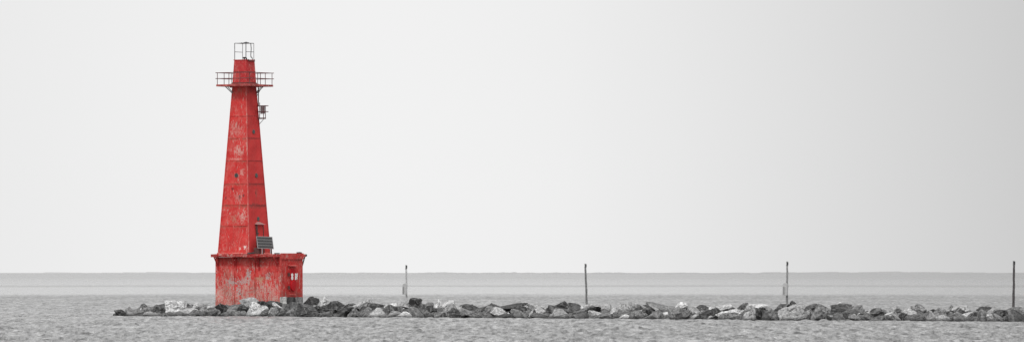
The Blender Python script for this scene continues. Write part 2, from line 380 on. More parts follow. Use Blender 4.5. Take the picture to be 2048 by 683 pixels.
# cage on the roof
ch = 38.2/1.393/S/2; zc1, zcm = lz(86.8), lz(104)
corners = [(-ch, -ch), (ch, -ch), (ch, ch), (-ch, ch)]
cage = None
bm = BM()
for i in range(4): tube(bm, (*corners[i], zc1), (*corners[(i+1) % 4], zc1), .024, 6)
cage = obj('roof_cage', bm, M['galv'], L)
for p, q in ((3, 0), (1, 2)): bm = BM(); tube(bm, (*corners[p], zcm), (*corners[q], zcm), .022, 6); obj('mid_rail', bm, M['galv'], cage)
for i, c in enumerate(corners):
    bm = BM(); tube(bm, (*c, zr1), (*c, zc1), .03 if i in (0, 1) else .022, 6); obj('post', bm, M['darkmetal'] if i == 1 else M['galv'], cage)
bm = BM(); a = scr(482, 86.3, .1); b = scr(498, 86.0, .1)
path(bm, [a, scr(486, 86.8, .1), scr(489, 85.8, .1), scr(493, 84.8, .1), scr(495, 86.2, .1), b], .045, 6); obj('top_clamp', bm, M['darkmetal'], cage)
bm = BM()
pts = [scr(501.5, 87, .0), scr(502.4, 97, .0), scr(501.6, 110, 0), scr(502, 115, 0), scr(503.5, 114.5, 0), scr(504.6, 117, 0), scr(504.8, 121, 0)]
path(bm, pts, .03, 6); obj('cable', bm, M['darkmetal'], cage); bm = BM(); path(bm, [scr(491.4, 115, .2), scr(493, 116, .2), scr(494, 121, .2), scr(496, 122.5, .35)], .035, 6); obj('cable', bm, M['darkmetal'], cage)
bm = BM(); c = scr(488.5, 116.5, .2)
tube(bm, (c.x, c.y, zr1), (c.x, c.y, zr1+.12), .05); tube(bm, (c.x, c.y, zr1+.10), (c.x, c.y, zr1+.24), .07, 12, .11); tube(bm, scr(485, 115.3, .2), scr(491, 115.3, .2), .035)
obj('beacon', bm, M['darkmetal'], L)
# side balcony on the right face, conduit down from the gallery
def rpx(px, py, o): # point o metres out from the right face, whose outer end shows at px
    z = lz(py); x = half(z)+o; return Vector((x, on_right(px, x), z))
yb0 = half(lz(236))+.10
def bal(o, y, py): z = lz(py); return Vector((half(lz(236))+o, y, z))
bo = .62
yA, yB2 = yb0-.26, yb0
bm = BM(); a = bal(0, yA, 236.5); addbox(bm, (a.x+bo/2, (yA+yB2)/2, a.z), (bo, yB2-yA, .10)); balc = obj('side_balcony', bm, M['rusty'], L)
bm = BM()
for py in (211.5, 223.2):
    for y in (yA, yB2):
        tube(bm, bal(-.05, y, py), bal(bo+.22, y, py), .03, 6)
    tube(bm, bal(bo-.05, yA-.1, py), bal(bo-.05, yB2+.1, py), .03, 6)
for y in (yA, yB2): tube(bm, bal(bo-.05, y, 236), bal(bo-.05, y, 211), .028, 6)
tube(bm, bal(.02, yB2, 236), bal(.02, yB2, 205), .028, 6)
obj('railing', bm, M['railmetal'], balc)
bm = BM(); a = bal(bo-.28, yB2-.05, 219.5); addbox(bm, a, (.40, .05, .62)); obj('grey_board', bm, M['greyboard'], balc)
bm = BM(); tube(bm, bal(bo-.15, yB2-.1, 238), bal(-.02, yB2-.1, 250), .025, 6); obj('brace', bm, M['galv'], balc)
bm = BM(); tube(bm, scr(516.6, 174, -.2), scr(516.8, 213, -.2), .042, 8); obj('conduit', bm, M['railmetal'], L)
bm = BM(); p = Vector(tr(513.3, 187)); tube(bm, p, (p.x+.62, p.y, zg0), .03, 6); p = Vector(tr(513.6, 192)); tube(bm, p, (p.x+.5, p.y-.0, zg0), .025, 6); obj('gallery_bracket', bm, M['galv'], L)
# end door of the base
bm = BM()
y0, y1 = on_right(576.5, XB), on_right(590.5, XB); z0, z1 = lz(581.5), lz(535)
def capsule(bm, yc, zc, hy, hz, r, x0, x1):
    pts = []
    for k, (sy, sz) in enumerate(((1, -1), (1, 1), (-1, 1), (-1, -1))):
        for i in range(7):
            t = R(-90+90*k+15*i); pts.append((yc+sy*(hy-r)+r*math.cos(t), zc+sz*(hz-r)+r*math.sin(t)))
    f = [bm.verts.new((x1, y, z)) for y, z in pts]; b = [bm.verts.new((x0, y, z)) for y, z in pts]
    bm.faces.new(f); bm.faces.new(b[::-1]); n_ = len(pts)
    for i in range(n_): bm.faces.new((f[i], b[i], b[(i+1) % n_], f[(i+1) % n_]))
capsule(bm, (y0+y1)/2, (z0+z1)/2, (y1-y0)/2+.03, (z1-z0)/2+.03, .35, XB-.02, XB+.05); ed = obj('base_door', bm, M['trimred'], L, bevel=.01)
bm = BM(); capsule(bm, (y0+y1)/2, (z0+z1)/2, (y1-y0)/2-.10, (z1-z0)/2-.07, .30, XB, XB+.10); obj('door_leaf', bm, M['doorred'], ed, bevel=.02)
bm = BM(); capsule(bm, (y0+y1)/2, (z0+.42), .30, .38, .28, XB+.05, XB+.16); obj('lower_bulge', bm, M['doorred'], ed, bevel=.03)
y = y0-.08
for q in (548, 574): bm = BM(); addbox(bm, (XB+.10, y, lz(q)), (.10, .12, .28)); obj('hinge', bm, M['rusty'], ed)
bm = BM(); addbox(bm, (XB+.14, (y0+y1)/2-.03, lz(530.5)), (.26, 1.02, .05), Matrix.Rotation(R(10), 3, 'Y')); obj('door_hood', bm, M['trim_pale'], L)
bm = BM(); addbox(bm, (XB+.04, .1, lz(588)), (.06, .8, .08)); obj('sill', bm, M['trim_pale'], L)
# two painted white marks
def yy(px): return on_right(px, XB+.1)
def ring(bm, yc, zc, ry, rz, w, x, n_=14):
    o_ = []; i_ = []
    for k in range(n_):
        t = 2*math.pi*k/n_; o_.append(bm.verts.new((x, yc+ry*math.cos(t), zc+rz*math.sin(t)))); i_.append(bm.verts.new((x, yc+(ry-w)*math.cos(t), zc+max(.01, rz-w)*math.sin(t))))
    for k in range(n_): bm.faces.new((o_[k], o_[(k+1) % n_], i_[(k+1) % n_], i_[k]))
bm = BM(); ring(bm, yy(583.7), lz(548.8), .15, .13, .12, XB+.108); ring(bm, yy(583.7), lz(555), .15, .14, .12, XB+.108); obj('painted_mark', bm, M['white'], ed)
bm = BM(); x = XB+.108; yc = yy(590.6)
def sb(y, z, sy, sz, a=0): addbox(bm, (x, y, z), (.01, sy, sz), Matrix.Rotation(R(a), 3, 'X'))
sb(yc, lz(552), .15, .50); sb(yc+.15, lz(548), .30, .10, 25); sb(yc+.20, lz(551), .12, .14, -30); sb(yc+.17, lz(554.5), .10, .22, 20)
obj('painted_mark', bm, M['white'], ed)

# ------------------------------------------------------------------ boulders of the breakwater
mrock, T = newmat('granite_boulder')
oi = T.n('ShaderNodeObjectInfo'); tc = T.n('ShaderNodeTexCoord'); 
co = T.n('ShaderNodeVectorMath', operation='ADD', ins={0: tc.outputs['Object'], 1: T.n('ShaderNodeVectorMath', operation='SCALE', ins={0: (31., 17., 9.), 3: oi.outputs['Random']}).outputs[0]}).outputs[0]
blot = T.noise(co, 1.9, 8, .7, dist=.6); grain = T.noise(co, 16, 5, .7); med = T.noise(co, 5.5, 7, .72)
f = T.math('MULTIPLY', T.mp(blot, .3, .7, .72, 1.28), T.mp(grain, .3, .7, .72, 1.28))
f = T.math('MULTIPLY', f, T.mp(med, .37, .63, .58, 1.38))
hs = T.n('ShaderNodeVectorMath', operation='SCALE', ins={0: oi.outputs['Color'], 3: f}).outputs[0]
# bleached crust and dark lichen blotches
c = T.mix(T.math('MULTIPLY', T.mp(med, .60, .66), .25), hs, (.62, .62, .62))
lich = T.noise(co, 3.1, 6, .7)
c = T.mix(T.math('MULTIPLY', T.mp(lich, .62, .67), .4), c, (.05, .05, .05))
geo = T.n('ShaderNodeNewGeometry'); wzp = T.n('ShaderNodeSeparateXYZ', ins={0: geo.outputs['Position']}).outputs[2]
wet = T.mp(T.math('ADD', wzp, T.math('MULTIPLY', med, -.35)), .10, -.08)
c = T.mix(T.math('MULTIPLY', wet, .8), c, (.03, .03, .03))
cr = T.n('ShaderNodeTexVoronoi', feature='DISTANCE_TO_EDGE', ins={'Vector': T.n('ShaderNodeVectorMath', operation='ADD', ins={0: co, 1: T.n('ShaderNodeTexNoise', ins={'Vector': co, 'Scale': 2.0, 'Detail': 3.0}).outputs['Color']}).outputs[0], 'Scale': 1.1}).outputs['Distance']
crk = T.mp(cr, .0, .025)
c = T.mix(T.math('MULTIPLY', T.mp(cr, .018, .0), .6), c, (.03, .03, .03))
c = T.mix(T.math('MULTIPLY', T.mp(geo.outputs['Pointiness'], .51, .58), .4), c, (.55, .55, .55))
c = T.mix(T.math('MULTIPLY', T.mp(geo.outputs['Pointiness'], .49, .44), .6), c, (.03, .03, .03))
hh = T.math('ADD', T.math('ADD', T.math('MULTIPLY', med, 1.0), T.math('MULTIPLY', grain, .3)), T.math('MULTIPLY', crk, .3))
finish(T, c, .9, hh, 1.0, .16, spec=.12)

import itertools
def ico(sub):
    bm = bmesh.new(); bmesh.ops.create_icosphere(bm, subdivisions=sub, radius=1)
    v = np.array([x.co[:] for x in bm.verts]); f = [[q.index for q in p.verts] for p in bm.faces]; bm.free(); return v, f
IV, IF = ico(5)
IV4, IF4 = ico(4)
def rock_mesh(name, hx, hy, hz, shape, seed, big=False):
    rng = np.random.default_rng(seed)
    V, Fc = (IV, IF) if big else (IV4, IF4)
    P = V.copy()*np.array([1.25, 1.1, 1.1])
    npl = {'r': 10, 'b': 12, 's': 12, 'p': 12, 'w': 12, 'a': 13}[shape]
    for k in range(npl):
        n = rng.normal(size=3)
        if shape == 'b': n = n*.16; n[k % 3] = 1 if (k//3) % 2 == 0 else -1
        elif k % 2 == 0: n[1] = -abs(n[1]); n[2] = abs(n[2])*.8   # the weather side gets broad facets
        n /= np.linalg.norm(n); d = rng.uniform(.30, .72) if shape != 'r' else rng.uniform(.60, .85)
        if shape == 'b': d = rng.uniform(.60, .70)
        e = P@n-d; m = e > 0; P[m] -= np.outer(e[m]*.995, n)
    if shape == 'p':
        t = (P[:, 2]+1)/2; s = rng.uniform(-.35, .35); P[:, 0] = P[:, 0]*(1.2-.72*np.clip(t, 0, 1))+s*t; P[:, 1] *= (1.15-.5*np.clip(t, 0, 1))
    if shape == 'w':
        s = rng.choice([-1, 1]); P[:, 2] = (P[:, 2]+1)*(.62+.42*s*P[:, 0])-1
    a = rng.uniform(-.6, .6) if shape in 'ra' else rng.uniform(-.3, .3) if shape == 's' else rng.uniform(-.08, .08)
    if shape == 's': P[:, 2] *= .8
    if shape in 'asw': P[:, 0] += rng.uniform(-.75, .75)*P[:, 2]; P[:, 1] += rng.uniform(-.1, .5)*P[:, 2]
    x, z = P[:, 0].copy(), P[:, 2].copy(); P[:, 0] = x*math.cos(a)-z*math.sin(a); P[:, 2] = x*math.sin(a)+z*math.cos(a)
    P -= (P.max(0)+P.min(0))/2; P /= (P.max(0)-P.min(0))/2
    P *= np.array([hx, hy, hz])
    off = Vector(rng.uniform(-50, 50, 3))
    out = P.copy(); sc = min(hx, hz)
    for i, p in enumerate(P):
        q = Vector(p)
        d = mnoise.fractal(q*1.3+off, .9, 2.0, 3)*.04 + mnoise.ridged_multi_fractal(q*2.6+off, .8, 2.1, 4, 1.0, 2.0)*.018 + mnoise.cell(Vector((q.x*1.7+q.z*.9, q.y*1.9, q.z*2.6-q.x*.7))+off)*.07 + mnoise.noise(q*8+off)*.02 - .045
        nrm = p/np.array([hx, hy, hz]); nrm = nrm/ (np.linalg.norm(nrm)+1e-6)
        out[i] = p + nrm*d*min(1.1, sc*1.9)
    me = bpy.data.meshes.new(name); me.from_pydata(out.tolist(), [], Fc)
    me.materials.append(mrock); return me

def waterline(px):
    ys = np.interp(px, [180, 230, 500, 760, 1024, 1340, 1600, 1800, 2048, 2300], [631, 631.5, 632.5, 634.5, 636, 638.5, 641, 642, 643.5, 645])
    return H*F/(ys-HOR)
# x0, x1, top, bottom (photograph pixels), tone, row (0 waterline, 1 middle, 2 crest), shape; one dark stone stands in for the shade of a gap
ROCKS = """
224 243 624 632 .06 0 s|230 262 617 632 .07 0 a|255 274 619 631 .36 0 a|280 297 604 622 .18 1 p|284 336 606 624 .09 2 s|264 320 611 629 .24 1 s|312 340 604 625 .09 1 a
335 369 600 625 .80 1 b|365 380 605 616 .13 2 a|371 393 608 620 .16 2 r|354 391 614 626 .50 1 s|261 293 622 633 .10 0 s|289 336 622 632 .38 0 s
329 377 621 632 .20 0 s|374 413 617 633 .18 0 a|394 430 607 626 .30 2 a|407 439 613 633 .17 0 r|427 453 604 624 .04 1 p|439 472 617 633 .20 0 s
449 482 611 626 .24 1 a|474 502 607 624 .06 1 a|461 489 619 633 .25 0 r|484 531 594 614 .42 2 a|497 529 600 625 .70 1 w|489 508 625 633 .55 0 r|479 516 619 633 .20 0 a
499 537 608 632 .60 0 a|516 530 600 610 .05 2 b|534 562 601 615 .05 2 a|535 553 612 633 .30 0 p|548 578 603 620 .62 1 w|550 580 612 633 .13 0 a
573 602 603 622 .16 1 s|574 598 618 633 .22 0 r|591 636 611 633 .10 0 a|597 634 603 617 .14 1 s|633 657 590 613 .55 2 p|631 650 611 628 .035 1 a
645 686 600 624 .085 1 w|631 671 620 634 .17 0 s|667 701 611 633 .045 0 a|683 713 605 620 .09 2 a|697 719 612 633 .22 0 p|706 741 593 614 .50 2 w|717 741 613 633 .22 0 a
735 777 605 622 .075 2 s|729 769 615 636 .50 0 w|716 732 628 635 .06 0 s|769 802 603 614 .75 2 s|764 800 609 635 .12 1 a|774 801 621 636 .40 0 p
780 802 605 627 .11 1 w|782 826 621 637 .70 0 w|799 837 601 622 .36 2 a|819 840 593 604 .045 2 r|832 851 605 618 .13 2 a|823 860 612 636 .22 0 a
851 866 603 614 .20 2 r|871 885 598 611 .70 2 p|856 873 613 623 .06 1 a|849 875 619 636 .17 0 a|886 908 599 615 .62 2 r|882 921 607 637 .36 1 a|877 891 624 637 .045 0 p
899 922 615 637 .09 0 r|917 937 611 625 .45 2 a|927 970 606 622 .11 2 w|923 977 614 637 .26 0 w|913 947 627 637 .05 0 s|967 1010 605 620 .11 2 a|1000 1049 604 618 .11 2 s
971 994 611 630 .22 1 r|984 1027 614 635 .52 1 w|1021 1051 609 625 .06 1 a|983 1032 625 637 .11 0 s|1024 1064 616 638 .27 0 a|1055 1077 616 638 .08 0 p|1049 1081 607 622 .50 2 a
1060 1106 607 620 .46 2 s|1103 1137 600 613 .05 2 w|1094 1132 609 620 .06 1 s|1061 1102 614 632 .46 1 a|1064 1114 624 638 .18 0 s|1099 1150 613 639 .34 0 p
1139 1174 604 619 .11 2 w|1144 1177 614 629 .18 1 a|1147 1183 621 639 .14 0 a|1171 1200 606 618 .42 2 a|1172 1199 611 624 .04 1 w|1179 1212 619 634 .52 1 s|1199 1224 625 639 .20 0 a
1198 1224 605 627 .42 2 p|1221 1237 614 632 .52 1 a|1224 1243 630 639 .06 0 r|1237 1277 603 624 .42 2 a|1231 1259 627 638 .70 0 s|1239 1264 623 633 .18 1 a|1257 1293 619 639 .22 0 p
1273 1307 606 620 .10 2 s|1284 1302 616 628 .045 1 r|1296 1346 603 621 .26 2 s|1289 1323 621 639 .26 0 a|1317 1361 607 639 .31 1 w|1324 1352 631 640 .55 0 s
1349 1377 601 614 .62 2 p|1339 1382 610 640 .31 0 a|1390 1417 608 619 .10 2 a|1379 1414 612 634 .36 1 a|1401 1449 613 642 .065 0 p|1411 1437 628 642 .52 0 r|1389 1404 632 642 .05 0 r|1372 1396 627 641 .42 0 a
1431 1472 607 622 .52 2 a|1439 1493 616 633 .70 1 s|1439 1480 623 641 .27 0 r|1474 1492 604 618 .09 2 p|1487 1504 604 617 .14 2 a|1494 1532 606 622 .74 2 s|1489 1517 617 640 .47 0 a
1512 1533 614 641 .045 0 a|1526 1559 619 642 .19 0 b|1526 1552 611 624 .30 2 a|1549 1577 605 627 .11 2 a|1559 1607 604 643 .42 0 p|1577 1594 600 614 .08 2 p|1589 1627 615 642 .38 0 w
1609 1637 605 618 .13 2 r|1612 1633 617 642 .08 0 a|1619 1652 617 643 .20 0 r|1644 1670 621 640 .08 1 a|1631 1667 607 624 .25 2 s|1664 1702 606 624 .16 2 b|1697 1723 607 622 .25 2 a|1674 1685 602 611 .70 2 r
1654 1700 629 643 .05 0 w|1649 1697 624 638 .36 1 w|1689 1727 617 630 .14 1 s|1699 1722 626 643 .30 0 a|1734 1762 611 625 .52 2 w|1741 1767 614 627 .14 1 a|1739 1787 623 642 .68 1 w|1719 1757 633 644 .035 0 s
1754 1787 630 644 .11 0 w|1762 1797 610 630 .37 2 a|1792 1814 615 628 .09 2 a|1789 1814 627 644 .30 0 a|1797 1810 624 636 .045 0 r|1805 1832 616 629 .52 1 s|1825 1855 608 630 .30 2 a|1814 1830 611 619 .72 2 s
1811 1850 625 644 .16 0 a|1847 1874 618 643 .44 0 p|1869 1902 614 638 .31 1 a|1864 1897 629 644 .42 0 w|1891 1912 608 622 .25 2 p|1907 1934 608 619 .52 2 r|1911 1937 613 625 .08 1 a|1901 1942 621 644 .28 0 a
1919 1952 621 633 .54 1 s|1927 1945 631 644 .06 0 a|1944 1982 612 627 .10 2 s|1953 1982 619 645 .15 0 r|1974 1990 624 643 .54 0 p|1979 2007 612 625 .36 2 w|1989 2014 617 637 .08 1 a|1989 2024 625 646 .30 0 w
2009 2027 626 644 .06 0 a|2021 2058 617 646 .11 0 a|2011 2050 613 626 .20 2 s|2044 2085 612 640 .30 1 a|2056 2100 622 647 .22 0 a|2080 2130 614 647 .35 0 w|2072 2110 609 628 .12 2 s
"""
POSTX = [812.5, 1172.5, 1574, 2027]
def zone(px):
    if px < 430: return 'left of the lighthouse'
    if px < 608: return 'before lighthouse base'
    if px < 812: return 'between lighthouse and leftmost post'
    if px < 1172: return 'between first and second posts'
    if px < 1574: return 'between second and third posts'
    if px < 2027: return 'between third and fourth posts'
    return 'right of the fourth post'
def tone_word(t): return 'black' if t < .055 else 'dark grey' if t < .13 else 'mid grey' if t < .29 else 'light grey' if t < .49 else 'whitish'
SW = {'r': 'rounded', 'b': 'blocky', 's': 'flat', 'p': 'peaked', 'w': 'sloping', 'a': 'jagged'}
RW = {0: 'at waterline', 1: 'midway up', 2: 'on crest'}
recs = []
for ln in ROCKS.strip().split('\n'):
    for it in ln.split('|'):
        a = it.split(); recs.append([float(v) for v in a[:5]]+[int(a[5]), a[6]])
frng = random.Random(11)
for k in range(100):
    cx = 262+k*(2048-262)/100+frng.uniform(-8, 8); row = frng.choice([0, 1, 1, 2, 2]); wd = frng.uniform(4.5, 10)
    if cx < 345 and row == 2: row = 1
    if 430 < cx < 610 and row == 2: row = 1
    wl = HOR+H*F/float(np.interp(cx, [0, 3000], [1, 1])) if False else None
    yw = np.interp(cx, [180, 500, 1024, 1600, 2048], [631, 632.5, 636, 641, 643.5]); ht = frng.uniform(6, 12)
    yt = {0: yw-ht*.8, 1: yw-11-ht*.9, 2: yw-19-ht*.8}[row]
    recs.append([round(cx-wd, 1), round(cx+wd, 1), yt, yt+ht+2, frng.choice([.05, .08, .14, .2, .3] if row == 0 else [.05, .10, .2, .30, .38, .5, .6]), row, frng.choice('aawsp')])
keys = {}
for r in recs: keys.setdefault((tone_word(r[4]), r[6], r[5], zone((r[0]+r[1])/2)), []).append(r)
ORD = ['first', 'second', 'third', 'fourth', 'fifth', 'sixth', 'seventh', 'eighth', 'ninth', 'tenth', 'eleventh', 'twelfth']
special = {(335, 369): 'big white squarish boulder left of the lighthouse, brightest on the bank',
           (818, 841): 'small black squarish rock perched on the crest just right of the leftmost post',
           (224, 243): 'small low black stone at the very left tip of the breakwater'}
for k, (x0, x1, yt, yb_, tone, row, sh) in enumerate(recs):
    cx = (x0+x1)/2; Y0 = waterline(cx)
    key = (tone_word(tone), sh, row, zone(cx)); same = sorted(keys[key], key=lambda r: r[0]+r[1])
    hx0 = (x1-x0)/2*Y0/F
    hy = min(1.3, max(.35, hx0*.85))
    Y = Y0 + (hy*.55, 1.9, 3.6)[row]
    hx = (x1-x0)/2*Y/F*(1.18 if row == 0 else 1.3); zt_ = wz(yt, Y); zb_ = wz(yb_, Y)
    if row == 0: zb_ = -.35
    elif row == 1: zb_ -= .25; zb_ = min(zb_, .25)
    else: zb_ -= .15; zb_ = min(zb_, .55)
    if (x0, x1) == (818, 841): zb_ = wz(yb_, Y)-.12
    hz = (zt_-zb_)/2
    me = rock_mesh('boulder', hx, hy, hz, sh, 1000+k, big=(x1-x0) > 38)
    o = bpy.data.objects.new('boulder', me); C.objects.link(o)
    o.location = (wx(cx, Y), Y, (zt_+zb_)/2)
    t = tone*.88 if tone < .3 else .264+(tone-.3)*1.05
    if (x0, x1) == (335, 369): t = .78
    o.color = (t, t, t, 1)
    if (int(x0), int(x1)) in special: lab = special[int(x0), int(x1)]
    else:
        lab = '%s %s boulder %s, %s' % (key[0], SW[sh], RW[row], key[3])
        if len(same) > 1:
            i = [id(q) for q in same].index(id(recs[k]))
            lab = '%s from left of %s %s boulders %s %s' % (ORD[i], key[0], SW[sh], RW[row], key[3])
    tag(o, lab, 'boulder', 'boulders of the breakwater')

# three concrete footing blocks under the end wall
def block(x0, x1, yt, yb_, col, lab, dep):
    bm = BM(); Y = dep; addbox(bm, (0, 0, 0), ((x1-x0)*Y/F, 1.2, (yb_-yt)*Y/F+.5))
    bmesh.ops.bevel(bm, geom=bm.edges[:], offset=.05, segments=2, affect='EDGES')
    o = obj('concrete_block', bm, plain('concrete_'+col[0], col[1], .9, .7, 5), None)
    o.location = (wx((x0+x1)/2, Y), Y, wz((yt+yb_)/2, Y)-.25); o.rotation_euler = (0, 0, random.uniform(-.1, .1))
    tag(o, lab, 'block', 'concrete blocks under the end door')
block(560, 574.2, 592.5, 609, ('pale', (.40, .40, .39)), 'pale concrete block under the left edge of the end wall', LY-3.4)
block(574.6, 589.6, 593, 609, ('dark', (.06, .06, .06)), 'dark stained concrete block below the red end door', LY-3.1)
block(590, 605, 593, 609, ('grey', (.17, .17, .17)), 'mid grey concrete block under the right corner of the end wall', LY-2.6)
me = rock_mesh('boulder', 22.5*(LY-2.2)/F, .8, .45, 's', 99, True); o = bpy.data.objects.new('boulder', me); C.objects.link(o)
o.location = (wx(621, (LY-2.2)), (LY-2.2), wz(592.5, (LY-2.2))-.43); o.color = (.055, .055, .055, 1); tag(o, 'long black slab lying level with the foot of the end wall, right of the lighthouse', 'boulder', 'boulders of the breakwater')

# rubble bank that carries the boulders
NX, NYb = 520, 40
vs = []; fs = []
for i in range(NX+1):
    px = 215+(2160-215)*i/NX; Yw = float(waterline(px))
    endt = min(1, max(0, (px-222)/110)); lh = math.exp(-((px-515)/95)**2)
    for j in range(NYb+1):
        t = j/NYb; Y = Yw-.2+t*(8.0+lh*6)
        prof = math.sin(math.pi*min(1, t*1.0))**.75
        z = -.5 + (1.12+.25*lh)*prof*(.35+.65*endt)
        z += mnoise.fractal(Vector((px*.045, Y*1.1, 3)), 1, 2, 5)*.25*prof
        vs.append((wx(px, Yw)+0, Y, z))
for i in range(NX):
    for j in range(NYb):
        a = i*(NYb+1)+j; fs.append((a, a+NYb+1, a+NYb+2, a+1))
me = bpy.data.meshes.new('rubble_bank'); me.from_pydata(vs, [], fs); 
mr, T = newmat('dark_rubble'); tc = T.n('ShaderNodeTexCoord').outputs['Object']; nz = T.noise(tc, 3.5, 8, .75); vo = T.n('ShaderNodeTexVoronoi', ins={'Vector': tc, 'Scale': 2.2}).outputs
cc = T.mix(T.mp(nz, .35, .65), (.03, .03, .03), (.26, .26, .26)); finish(T, cc, .9, T.math('ADD', nz, vo['Distance']), 1.0, .25, spec=.2)
me.materials.append(mr); ob = bpy.data.objects.new('rubble_bank', me); C.objects.link(ob); tag(ob, kind='structure')

# ------------------------------------------------------------------ marker posts
def post(pxb, pyb, pxt, pyt, dY, mat, wpx, label, box=None):
    Y = float(waterline(pxb))+dY; s = Y/F; x0 = wx(pxb, Y); 
    e = empty('marker_post', (x0, Y, wz(pyb, Y)-.5), 0, label, 'post', 'marker posts along the breakwater')
    zt_ = wz(pyt+8, Y)-(wz(pyb, Y)-.5); dx = (pxt-pxb)*s; r = wpx*s/2
    bm = BM(); N = 14; prev = None; rr = []
    rng = random.Random(int(pxb))
    for i in range(N+1):
        t = i/N; c = (dx*t+rng.uniform(-1, 1)*.012, rng.uniform(-1, 1)*.012, zt_*t); rad = r*(1.12-.18*t)*rng.uniform(.9, 1.1)
        rr.append([bm.verts.new((c[0]+rad*math.cos(a), c[1]+rad*math.sin(a), c[2])) for a in [2*math.pi*k/10 for k in range(10)]])
    for a, b in zip(rr, rr[1:]):
        for k in range(10): bm.faces.new((a[k], a[(k+1) % 10], b[(k+1) % 10], b[k]))
    bm.faces.new(rr[-1]); obj('pole', bm, mat, e, smooth=True)
    bm = BM(); addbox(bm, (dx-.01, 0, zt_+.02), (r*2.1, r*2.1, .05)); addbox(bm, (dx-r*.75, 0, zt_+.16), (r*.45, .06, .24)); addbox(bm, (dx-.01, 0, zt_+.28), (r*1.7, r*1.4, .03)); obj('lamp_bracket', bm, M['galv'], e)
    bm = BM(); tube(bm, (dx+.025, 0, zt_+.045), (dx+.025, 0, zt_+.255), r*.78, 12); obj('lamp', bm, M['darkmetal'], e, bevel=.01)
    if box:
        bx0, bx1, by0, by1, tilt = box; hw = (bx1-bx0)*s/2; hh_ = (by1-by0)*s/2; cxm = ((bx0+bx1)/2-pxb)*s; czm = wz((by0+by1)/2, Y)-(wz(pyb, Y)-.5)
        bm = BM(); pts = [(-hw, -hh_), (hw, -hh_)]
        for i in range(9): a = math.pi*i/8; pts.append((hw*math.cos(a), hh_-hw*.9+hw*.9*math.sin(a)))
        f = [bm.verts.new((x, -.09, z)) for x, z in pts]; b = [bm.verts.new((x, .07, z)) for x, z in pts]
        bm.faces.new(f); bm.faces.new(b[::-1]); n_ = len(pts)
        for i in range(n_): bm.faces.new((f[i], b[i], b[(i+1) % n_], f[(i+1) % n_]))
        bmesh.ops.transform(bm, matrix=Matrix.Translation((cxm, -r-.06, czm)) @ Matrix.Rotation(R(tilt), 4, 'Y'), verts=bm.verts)
        q = obj('box', bm, M['boxpale'], e, bevel=.015)
        bm = BM(); addbox(bm, (cxm-hw*.55, -r-.165, czm-.08), (.07, .03, hh_*1.2)); obj('slot', bm, M['slot'], q)
post(813, 601, 812.5, 529, 4.3, M['wood_pale'], 3.6, 'pale thin post with rounded pale box on its left, nearest the lighthouse', (804.8, 813.8, 565.5, 588, 2))
post(1174, 610, 1171, 526.5, 4.0, M['wood_mid'], 3.9, 'slightly leaning grey post without a box, in the middle of the breakwater')
post(1573.5, 611, 1574.5, 522.5, 4.2, M['wood_3'], 4.0, 'grey post with rounded pale box on its left, beside tall slanting boulder', (1565, 1575, 564.5, 590, 1))
post(2026.5, 614, 2028, 521.5, 4.0, M['wood_dark'], 4.6, 'thick dark post without a box, rightmost on the breakwater')

# ------------------------------------------------------------------ water
rows = list(np.linspace(-300, 285, 16))
y = 300.0
while y < 1250: rows.append(y); y += .24*(y/400)**1.8
g = y
while g < 90000: rows.append(g); g *= 1.012 if g < 3000 else 1.05
rows = np.array(rows)
tin = np.linspace(-.088, .088, 480); tout = np.geomspace(.1, 4, 22)
cols = np.concatenate([-tout[::-1], tin, tout])
W = np.maximum(rows, 300.0)
YY = np.repeat(rows[:, None], len(cols), 1); XX = W[:, None]*cols[None, :]
rng = np.random.default_rng(3); Z = np.zeros_like(XX)
dx = (W*(.176/480))[:, None]; dyr = np.gradient(rows)[:, None]
amp_env = np.interp(rows, [0, 285, 302, 940, 1120, 1400, 1e5], [0, 0, 1, 1, .35, .1, .1])[:, None]
pm = np.zeros_like(XX)
for k in range(7):
    lx = rng.uniform(6, 24); ly = rng.uniform(12, 50); pm += np.sin(2*np.pi*(XX/lx+YY/ly*rng.choice([-1, 1]))+rng.uniform(0, 6.28))
pm = 1+.10*np.clip(pm, -3, 3)
for k in range(110):
    lam = math.exp(rng.uniform(*((math.log(.65), math.log(1.5)) if k % 10 < 7 else (math.log(1.5), math.log(3.4))))); th = rng.normal(R(250), R(48)); kx = 2*np.pi/lam*math.cos(th); ky = 2*np.pi/lam*math.sin(th)
    a = .0085 if lam < 1.5 else .0050
    damp = np.clip((lam/np.maximum(dx, dyr)-2.2)/2, 0, 1)
    Z += a*damp*np.sin(kx*XX+ky*YY+rng.uniform(0, 6.28))
Z *= amp_env*pm
inner = (np.abs(cols) < .0879)[None, :]
Z = np.where(inner, Z, 0)
nr, nc = XX.shape
co = np.stack([XX, YY, Z], -1).reshape(-1, 3)
idx = np.arange(nr*nc).reshape(nr, nc)
q = np.stack([idx[:-1, :-1], idx[:-1, 1:], idx[1:, 1:], idx[1:, :-1]], -1).reshape(-1, 4)
me = bpy.data.meshes.new('water'); me.vertices.add(len(co)); me.vertices.foreach_set('co', co.ravel())
me.loops.add(q.size); me.loops.foreach_set('vertex_index', q.ravel()); me.polygons.add(len(q)); me.polygons.foreach_set('loop_start', np.arange(0, q.size, 4)); me.polygons.foreach_set('loop_total', np.full(len(q), 4))
me.update(calc_edges=True); me.polygons.foreach_set('use_smooth', np.ones(len(q), bool))
mw, T = newmat('lake_water')
geo = T.n('ShaderNodeNewGeometry').outputs['Position']
sep = T.n('ShaderNodeSeparateXYZ', ins={0: geo}); yv = sep.outputs[1]
wob = T.math('MULTIPLY', T.math('SUBTRACT', T.noise(geo, 1, 4, .6, vec=(.012, .002, 0)), .5), 320.)
ywb = T.math('ADD', yv, wob)
chop = T.noise(geo, 1, 5, .65, vec=(1.1, 1.2, 0))
